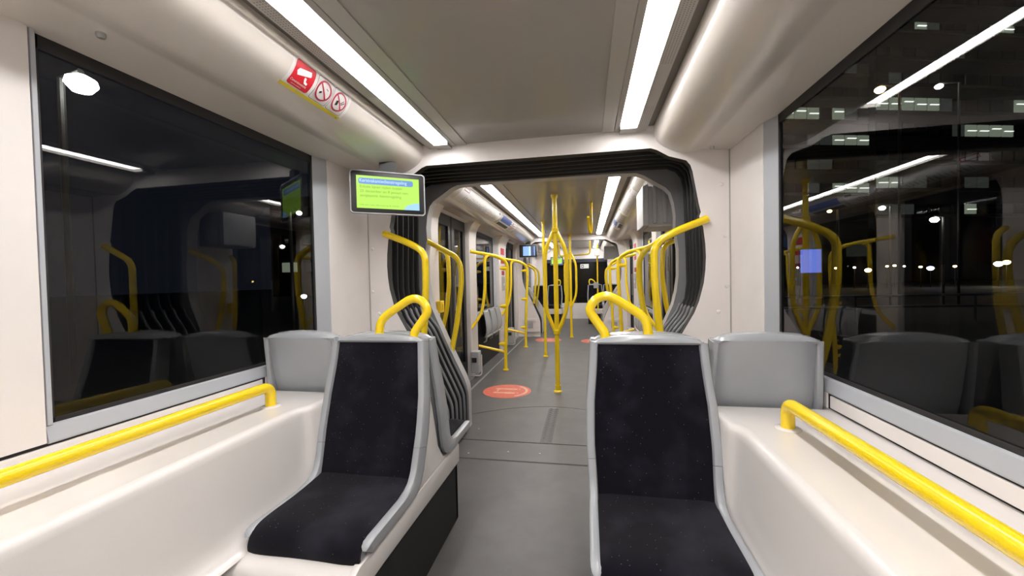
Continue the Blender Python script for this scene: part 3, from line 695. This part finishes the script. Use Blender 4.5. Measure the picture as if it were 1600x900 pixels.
for cx in (.196, .305):
    dp([shift(rrect(.102, .108, .01), cx, .060), shift(rrect(.098, .104, .009), cx, .060)], 'outline', 'poster_grey', .0014, 2)
    dp([circ(cx, .062, .045), circ(cx, .062, .037)], 'prohibition_ring', 'sign_ring', .0020, 1)
    dp([(cx-.029, .086), (cx-.024, .091), (cx+.029, .038), (cx+.024, .033)], 'prohibition_bar', 'sign_ring', .0024, 2)
dp([(.176, .045), (.188, .052), (.186, .060), (.174, .054)], 'cigarette_symbol', 'sign_black', .0020, 1)
dp([(.205, .080), (.218, .076), (.218, .073), (.205, .077)], 'smoke_symbol', 'sign_black', .0020, 1)
dp([(.286, .042), (.300, .046), (.298, .068), (.284, .064)], 'cup_symbol', 'sign_black', .0020, 1)
dp([(.312, .062), (.330, .080), (.332, .078), (.314, .058)], 'fork_symbol', 'sign_black', .0020, 1)
dp([(.318, .058), (.336, .074), (.338, .071), (.320, .054)], 'knife_symbol', 'sign_black', .0020, 1)
duct_text(-1, 'ov', .012, 'sign_black', st, .0018, Y0, V0, .345, -.010, 1)

# posters on the middle duct
def route_poster(sg, y0, y1, label, kind):
    p = thing('duct_poster', (sg*.8, y0, 2.05), label, 'poster'); L = y1-y0; v0 = .052+.17
    d = lambda poly, nm, m, off, cuts=3: duct_print(sg, poly, nm, m, p, off, y0, v0, cuts)
    if kind == 'route':
        d(rect(0, L, 0, .168), 'sheet', 'white_print', .0006, 7)
        for a in (0, L-.16):
            d([rect(a+.05, a+.21, .125, .158), rect(a+.058, a+.202, .131, .152)] if a == 0 else rect(a+.02, a+.13, .13, .155), 'title_box', 'sign_ring' if a == 0 else 'poster_grey', .0012, 3)
        for i in range(26):
            x = .18+i*(L-.3)/26; h_ = .05+.05*random.random()
            d(rect(x, x+.010, .03, .03+h_), 'text_line', 'poster_red' if 15 < i < 19 else 'poster_grey', .0012, 1)
    elif kind == 'blue':
        d(rect(0, L, 0, .168), 'sheet', 'white_print', .0006, 4)
        d(rect(.03, L*.62, .075, .16), 'picture', 'poster_blue', .0012, 3); d(rect(.03, L*.62, .0, .05), 'picture', 'poster_dark', .0012, 3)
        for i in range(4): d(rect(L*.70, L*.92-.03*i, .10-.022*i, .108-.022*i), 'text_line', 'poster_red', .0012, 1)
        d(rect(L*.72, L*.77, .125, .145), 'emblem', 'sign_black', .0012, 1)
    return p
route_poster(-1, 3.50, 5.15, 'long white route poster with fine lines on the left middle duct', 'route')
route_poster(-1, 5.22, 6.3, 'blue and white poster beyond the route poster on the left duct', 'blue')
route_poster(1, 3.9, 5.3, 'long white route poster with fine lines on the right middle duct', 'route')
route_poster(1, 6.0, 6.75, 'blue and white poster beyond the route poster on the right duct', 'blue')

# pillar stickers and door buttons
for sg in (-1, 1):
    for z, m_, h_, nm, lb in ((1.76, 'red', .075, 'pillar_sticker', 'upright red sticker high on the %s pillar before the second door'), (1.56, 'red', .03, 'pillar_sticker', 'low red sticker under the upright one on the %s pillar'), ):
        o = MB().box(sg*1.138, sg*1.1415, 6.82, 7.10, z-h_, z+h_).build(nm, m_, None, False); tag(o, lb % SIDE[sg], 'sticker')
    b = thing('door_button', (sg*1.14, 7.0, 1.2), 'dark door button panel with small light on the %s pillar' % SIDE[sg], 'button')
    MB().box(sg*1.128, sg*1.141, 6.86, 7.08, 1.05, 1.30).build('plate', 'cabinet_grey', b, False, .004)
    MB().lathe([(0, -.006*sg), (.022, -.006*sg), (.026, 0)], (sg*1.128, 6.995, 1.16), 16, axis='x').build('push_button', 'lamp_white' if 0 else 'white_print', b)
    MB().box(sg*1.132, sg*1.141, 6.87, 7.07, 1.325, 1.40).build('pictogram', 'sign_ring', b, False)
    g = thing('door_release', (sg*1.1, 3.78, 1.0), 'small yellow release box beside the first %s door' % SIDE[sg], 'box')
    MB().box(sg*1.09, sg*1.14, 3.74, 3.83, .93, 1.05).build('housing', 'yellow', g, False, .008)
    MB().box(sg*1.082, sg*1.092, 3.77, 3.80, .96, 1.02).build('lever', 'yellow', g, False, .003)
# hanging door-mechanism cabinet on the right
c = thing('ceiling_cabinet', (.95, 3.42, 1.66), 'grey ribbed metal cabinet above the first right door', 'cabinet')
MB().box(.80, 1.13, 3.44, 3.80, 1.67, 1.99).build('body', 'cabinet_grey', c, False, .006)
MB().prism([(.79, 1.66), (.835, 1.66), (.835, 2.0), (.79, 1.985)], 3.40, 3.80).build('end_post', 'cabinet_grey', c, False, .006)
for x in (.87, .95): MB().box(x, x+.03, 3.415, 3.44, 1.68, 1.99).build('rib', 'cabinet_grey', c, False, .006)
MB().box(.835, 1.12, 3.43, 3.82, 1.655, 1.672).build('bottom_tray', 'housing', c, False)

# ------------------------------------------------------------------ floor stickers
def floor_sticker(x, y, label, r=.268):
    t = thing('floor_sticker', (x, y, 0), label, 'sticker', 'round floor stickers')
    MB().lathe([(0, .002), (r-.012, .002), (r, .0015), (r, .0002)], (x, y, 0), 40).build('disc', 'orange_sticker', t)
    def flat(poly, nm): MB().prism(poly, .0022, .0032, plane='xy').build(nm, 'sticker_pale', t, False)
    for dy in (-.075, .075):   # shoe soles pointing along +x
        flat([(x-.13, y+dy-.022), (x-.03, y+dy-.018), (x+.05, y+dy-.032), (x+.10, y+dy-.02), (x+.105, y+dy+.015), (x+.05, y+dy+.03), (x-.03, y+dy+.018), (x-.13, y+dy+.022), (x-.15, y+dy)], 'footprint')
        flat(shift(circ(x+.13, y+dy, .014, 10), 0, 0), 'toe_mark')
    flat([(x-.12, y-.01), (x-.10, y-.045), (x-.095, y+.045), (x-.115, y+.045)], 'arrow')
    a0 = [(x+.235*math.cos(a), y+.235*math.sin(a)) for a in [math.radians(-58+116*i/16) for i in range(17)]]
    b0 = [(x+.205*math.cos(a), y+.205*math.sin(a)) for a in [math.radians(-58+116*i/16) for i in range(17)]]
    flat(a0+b0[::-1], 'edge_lettering')
floor_sticker(-.565, 4.335, 'round orange floor sticker with footprints left of the nearest pole')
floor_sticker(.58, 4.335, 'round orange floor sticker half hidden by the right near seat')
floor_sticker(-.45, 8.05, 'farther round orange floor sticker left of the aisle')
floor_sticker(.47, 7.95, 'farther round orange floor sticker right of the aisle')

# ------------------------------------------------------------------ far section
for sg in (-1, 1):
    sd = SIDE[sg]
    w = thing('wall_far_%s' % sd, (sg*1.2, 10.5, 0), 'pale side wall of the far section, %s' % sd, 'wall', kind='structure')
    MB().box(sg*1.2, sg*1.24, 9.22, 12.3, 0, .86).build('lower_panel', 'cream', w, False)
    for a, b in ((9.22, 9.91), (11.2, 12.3)): MB().box(sg*1.19, sg*1.24, a, b, .86, 2.0).build('pillar_panel', 'cream', w, False)
    n += 1; window(n, sg, 9.95, 11.05, .9, 1.96, '%s window of the far section' % sd)
    t = thing('wheel_box', (sg*.95, 9.4, 0), 'distant white wheel box with slanted top past the farther bellows, %s' % sd, 'wheel box')
    MB().prism([(sg*.68, 0), (sg*.68, .52), (sg*.72, .60), (sg*1.0, 1.04), (sg*1.18, 1.10), (sg*1.18, 0)], 9.36, 9.46).build('front_panel', 'moulding', t, False, .008)
    MB().box(sg*.68, sg*1.18, 9.46, 10.76, 0, .40).build('body', 'moulding', t, False, .01)
    MB().box(sg*.82, sg*.94, 8.488, 8.499, .19, .31).build('vent_plate', 'cabinet_grey', pwf, False, .003)
    MB().box(sg*.74, sg*1.02, 8.486, 8.499, .33, .39).build('label_plate', 'cream', pwf, False, .003)
    MB().box(sg*.67, sg*1.04, 8.47, 8.499, .09, .115).build('foot_ledge', 'cabinet_grey', pwf, False)
    for x, wd in ((.555, 'aisle'), (.975, 'window')):
        s = place_seat(sg*x, 11.15, .445, False, 'distant dark seat on the %s side of the far section, next to the %s' % (sd, wd), 'far seats', .92)
        if x < .8:
            lp2 = [(-.15, .155, .60), (-.17, .155, .68), (-.15, .155, .745), (-.08, .155, .745), (.0, .155, .68), (.02, .155, .60)]
            h = MB().tube(smoothcurve([(sg*a, b_, c_) for a, b_, c_ in lp2], 5), .016, 10).build('grab_handle', 'yellow', None); h.parent = s
    bx = thing('seat_podium', (sg*.78, 11.0, 0), 'pale podium under the distant %s seats' % sd, 'podium')
    MB().box(sg*.34, sg*1.2, 10.78, 11.5, .28, .418).build('top', 'moulding', bx, False, .01)
    MB().box(sg*.36, sg*1.2, 10.85, 11.5, 0, .28).build('skirt', 'skirt', bx, False)
cw = thing('wall_cab', (0, 12.3, 0), 'dark glazed cab wall closing the far end of the tram', 'wall', kind='structure')
MB().box(-1.25, 1.25, 12.30, 12.36, 0, .48).build('lower_panel', 'cream', cw, False)
MB().box(-.95, .95, 12.31, 12.34, .48, 1.82).build('dark_glazing', 'window_dark', cw, False)
MB().box(-1.25, 1.25, 12.30, 12.36, 1.82, 2.2).build('header', 'cream', cw, False)
MB().box(-.95, .95, 12.285, 12.31, 1.72, 1.82).build('dark_band', 'poster_dark', cw, False)
for s in (-1, 1): MB().box(s*.95, s*1.25, 12.30, 12.36, .48, 1.82).build('side_panel', 'cream', cw, False)
MB().box(-.015, .015, 12.29, 12.31, .48, 1.82).build('mullion', 'black', cw, False)
sgn = thing('cab_sign', (.27, 12.28, 1.6), 'small white sign with black square on the dark cab glazing', 'sign')
MB().box(.15, .40, 12.275, 12.285, 1.53, 1.66).build('plate', 'white_print', sgn, False)
mb = MB(); mb.box(.18, .25, 12.27, 12.275, 1.55, 1.64); mb.build('pictogram', 'sign_black', sgn, False)
MB().box(.20, .235, 12.266, 12.270, 1.57, 1.62).build('pictogram_window', 'white_print', sgn, False)
v = thing('validator_pole', (.60, 10.2, 0), 'slim yellow pole with pale card validator in the far section, right', 'pole')
MB().tube([(.60, 10.2, .4), (.60, 10.2, 2.15)], .018, 12).build('pole', 'yellow', v)
MB().box(.54, .66, 10.10, 10.19, 1.78, 1.95).build('validator', 'moulding', v, False, .012)
MB().box(.50, .62, 10.12, 10.19, .98, 1.12).build('reader', 'cabinet_grey', v, False, .01)
MB().box(.73, 1.05, 9.30, 9.45, 1.66, 1.95).build('ceiling_cabinet', 'cabinet_grey', tag(thing('cabinet', (.9, 9.3, 1.66), 'distant grey cabinet hanging right past the farther bellows', 'cabinet'), 'distant grey cabinet hanging right past the farther bellows', 'cabinet'), False, .008)

# ------------------------------------------------------------------ outside, at night
o = MB().box(-120, 160, -60, 220, -.8, -.6).build('ground', 'asphalt', None, False); tag(o, 'dark asphalt street outside the windows', 'street', kind='structure')
A = math.radians(16); T = Vector((math.cos(A), math.sin(A), 0)); N = Vector((-math.sin(A), math.cos(A), 0)); K = 2.2
ORG = Vector((.33, 0, 0)) + (Vector((20, 32, 0))-Vector((.33, 0, 0)))*K
def fpt(s, z, d): return ORG + T*(s*K) + N*d + Vector((0, 0, 1.25+(z-1.25)*K))
WIN = {}
def unit_box(name, w, h, m):
    key = (name, round(w, 2), round(h, 2), m)
    if key not in WIN:
        mb = MB().box(-w/2, w/2, -.15, .05, -h/2, h/2); o = mb.build(name, m, None, False); me = o.data; bpy.data.objects.remove(o); WIN[key] = me
    return WIN[key]
def building(label, s0, s1, ztop, rows, cols, lit, dim, depth, name='office_building'):
    b = thing(name, tuple(fpt((s0+s1)/2, 0, depth))[:2]+(-.6,), label, 'building'); b.rotation_euler = (0, 0, A)
    inv = Matrix.LocRotScale(b.location, b.rotation_euler, None).inverted()
    L = (s1-s0)*K; ht = 1.25+(ztop-1.25)*K+.6
    local_part(MB().box(-L/2, L/2, .05, 14, 0, ht), 'wall', 'concrete_dark', b)
    for r, (zc, hh) in enumerate(rows):
        for c_, (sc, ww) in enumerate(cols):
            m = 'office' if (r, c_) in lit else ('office_dim' if (r, c_) in dim else 'window_dark')
            p = inv @ fpt(sc, zc, depth)
            o = bpy.data.objects.new('window', unit_box('window', ww*K*.9, hh*K, m)); COL.objects.link(o); o.parent = b; o.location = p
            if (r, c_) in lit:
                q = bpy.data.objects.new('ceiling_tube', unit_box('ceiling_tube', ww*K*.72, .10, 'tube')); COL.objects.link(q); q.parent = o; q.location = (0, -.2, hh*K*.05*(-1 if (r+c_) % 3 else 3))
        p0 = inv @ fpt(s0, zc-hh*.75, depth)
        local_part(MB().box(-L/2, L/2, -.25, .05, p0.z-.2, p0.z+.2), 'floor_band', 'concrete_dark', b)
    return b
rowsA = [(7.05, .62), (8.65, .62), (10.32, .65), (12.1, .75), (13.6, .6), (15.2, .6)]
colsA = [(-8.2+i*.93, .9) for i in range(9)]
building('dark office block with few lit windows seen far left through the right near window', -8.8, -.35, 16.8, rowsA, colsA, {(3, 2), (3, 3), (3, 4), (3, 6), (2, 6), (2, 7), (0, 6), (0, 7), (0, 8), (2, 8)}, {(5, 6), (5, 7), (3, 7), (1, 4), (1, 5), (4, 2), (2, 4), (2, 5), (0, 4)}, 0)
rowsB = [(5.6, .7), (7.5, .75), (9.4, .7), (11.2, .8), (13.0, .85), (14.8, .7), (16.6, .6), (18.45, .5), (20.3, .5)]
colsB = [(1.0+i*1.0, .95) for i in range(14)]
building('taller dark office block with scattered lit windows behind the right near window', .5, 22, 23, rowsB, colsB, {(4, 0), (4, 1), (4, 2), (4, 3), (4, 4), (3, 7), (3, 8), (3, 9), (3, 10), (7, 3), (7, 9), (7, 10), (4, 11), (1, 0), (1, 1), (0, 7)}, {(4, 5), (7, 4), (3, 6), (1, 2), (1, 3), (1, 7), (1, 8), (5, 1), (6, 6), (0, 0), (0, 1), (0, 2)}, .6)
# small building left, far away, for the view through the left window
b = thing('office_building', (-34, 52, -.6), 'low dark building with a few lit windows beyond the left near window', 'building')
MB().box(-46, -22, 52, 62, -.6, 14).build('wall', 'concrete_dark', b, False)
for i in range(6):
    for j in range(3):
        MB().box(-44+i*3.6, -41.6+i*3.6, 51.8, 52.1, 3+j*4, 4.4+j*4).build('window', 'office' if (i+j) % 4 == 0 else ('office_dim' if (i*j) % 3 == 1 else 'window_dark'), b, False)
def street_lamp(x, y, z, r, m, label, arm=0.0):
    t = thing('street_lamp', (x, y, -.6), label, 'street lamp', 'street lamps outside')
    MB().tube([(x+arm, y, -.6), (x+arm, y, z+r*.6)] + ([(x, y, z+r*.9)] if arm else []), .06 if z > 3 else .03, 8).build('post', 'post', t)
    MB().lathe([(0, -r*.8), (r*.6, -r*.65), (r, -.1*r), (r*.9, r*.3), (r*.4, r*.6), (0, r*.65)], (x, y, z), 14).build('lamp_head', m, t)
street_lamp(-9.0, 6.0, 5.13, .24, 'lamp_white', 'round white street lamp high in the left near window', arm=-.5)
street_lamp(-10.4, 13.5, 3.95, .10, 'lamp_white', 'small white lamp in the far part of the left window, upper', arm=-.4)
street_lamp(-10.0, 13.1, .78, .10, 'lamp_white', 'low white light in the far part of the left window')
street_lamp(16.04, 25, 11.03, .24, 'lamp_amber', 'warm yellow street lamp high in the right near window', arm=.9)
street_lamp(18.73, 25, 10.91, .17, 'lamp_white', 'white street lamp right of the warm yellow one', arm=.9)
street_lamp(16.13, 25, 4.67, .15, 'lamp_white', 'lower white street lamp below the warm yellow one', arm=.4)
street_lamp(18.54, 25, 3.93, .19, 'lamp_white', 'lower white street lamp below the high white one', arm=.4)
street_lamp(13.61, 25, 4.63, .11, 'lamp_amber', 'small amber street lamp low by the left edge of the right window', arm=.4)
for i, (x, z, m_, r) in enumerate(((23.7, 1.86, 'lamp_white', .10), (25.2, 1.83, 'lamp_amber', .12), (27.5, 1.70, 'lamp_amber', .14), (29.3, 1.72, 'lamp_white', .12), (30.6, 1.4, 'lamp_amber', .30), (32.4, 1.77, 'lamp_amber', .13), (33.1, 1.82, 'lamp_amber', .15), (34.0, 1.73, 'lamp_white', .10), (35.5, 1.62, 'lamp_amber', .15), (36.4, 1.46, 'lamp_blue', .30), (38.6, 1.6, 'lamp_amber', .16), (42.4, 1.76, 'lamp_white', .34), (43.1, 1.9, 'lamp_amber', .3), (45.0, 1.7, 'lamp_amber', .15))):
    street_lamp(x, 50, z, r, m_, '%s light from the left in the distant row of tiny car and shop lights, right window' % ('first', 'second', 'third', 'fourth', 'fifth', 'sixth', 'seventh', 'eighth', 'ninth', 'tenth', 'eleventh', 'twelfth', 'thirteenth', 'fourteenth')[i])  # distant car and shop lights, stood in for by low lamps on posts
t = thing('advertising_panel', (12.7, 25, -.6), 'glowing blue advertising panel on the street outside the right window', 'billboard')
MB().box(12.25, 13.2, 25, 25.2, 1.25, 2.55).build('light_box', 'blue_panel', t, False)
MB().box(12.2, 13.25, 25.02, 25.3, -.6, 1.25).build('stand', 'post', t, False)
MB().box(12.2, 13.25, 25.2, 25.3, 1.25, 2.62).build('back_frame', 'post', t, False)
t = thing('guard_rail', (14, 16, -.6), 'long grey street railing outside the right window', 'railing')
for z in (.35, -.05): MB().tube([(4, 16, z), (60, 22, z)], .05, 8).build('rail', 'cabinet_grey', t)
for i in range(9): MB().tube([(6+i*4, 16.2+i*.43, -.6), (6+i*4, 16.2+i*.43, .35)], .04, 6).build('post', 'cabinet_grey', t)
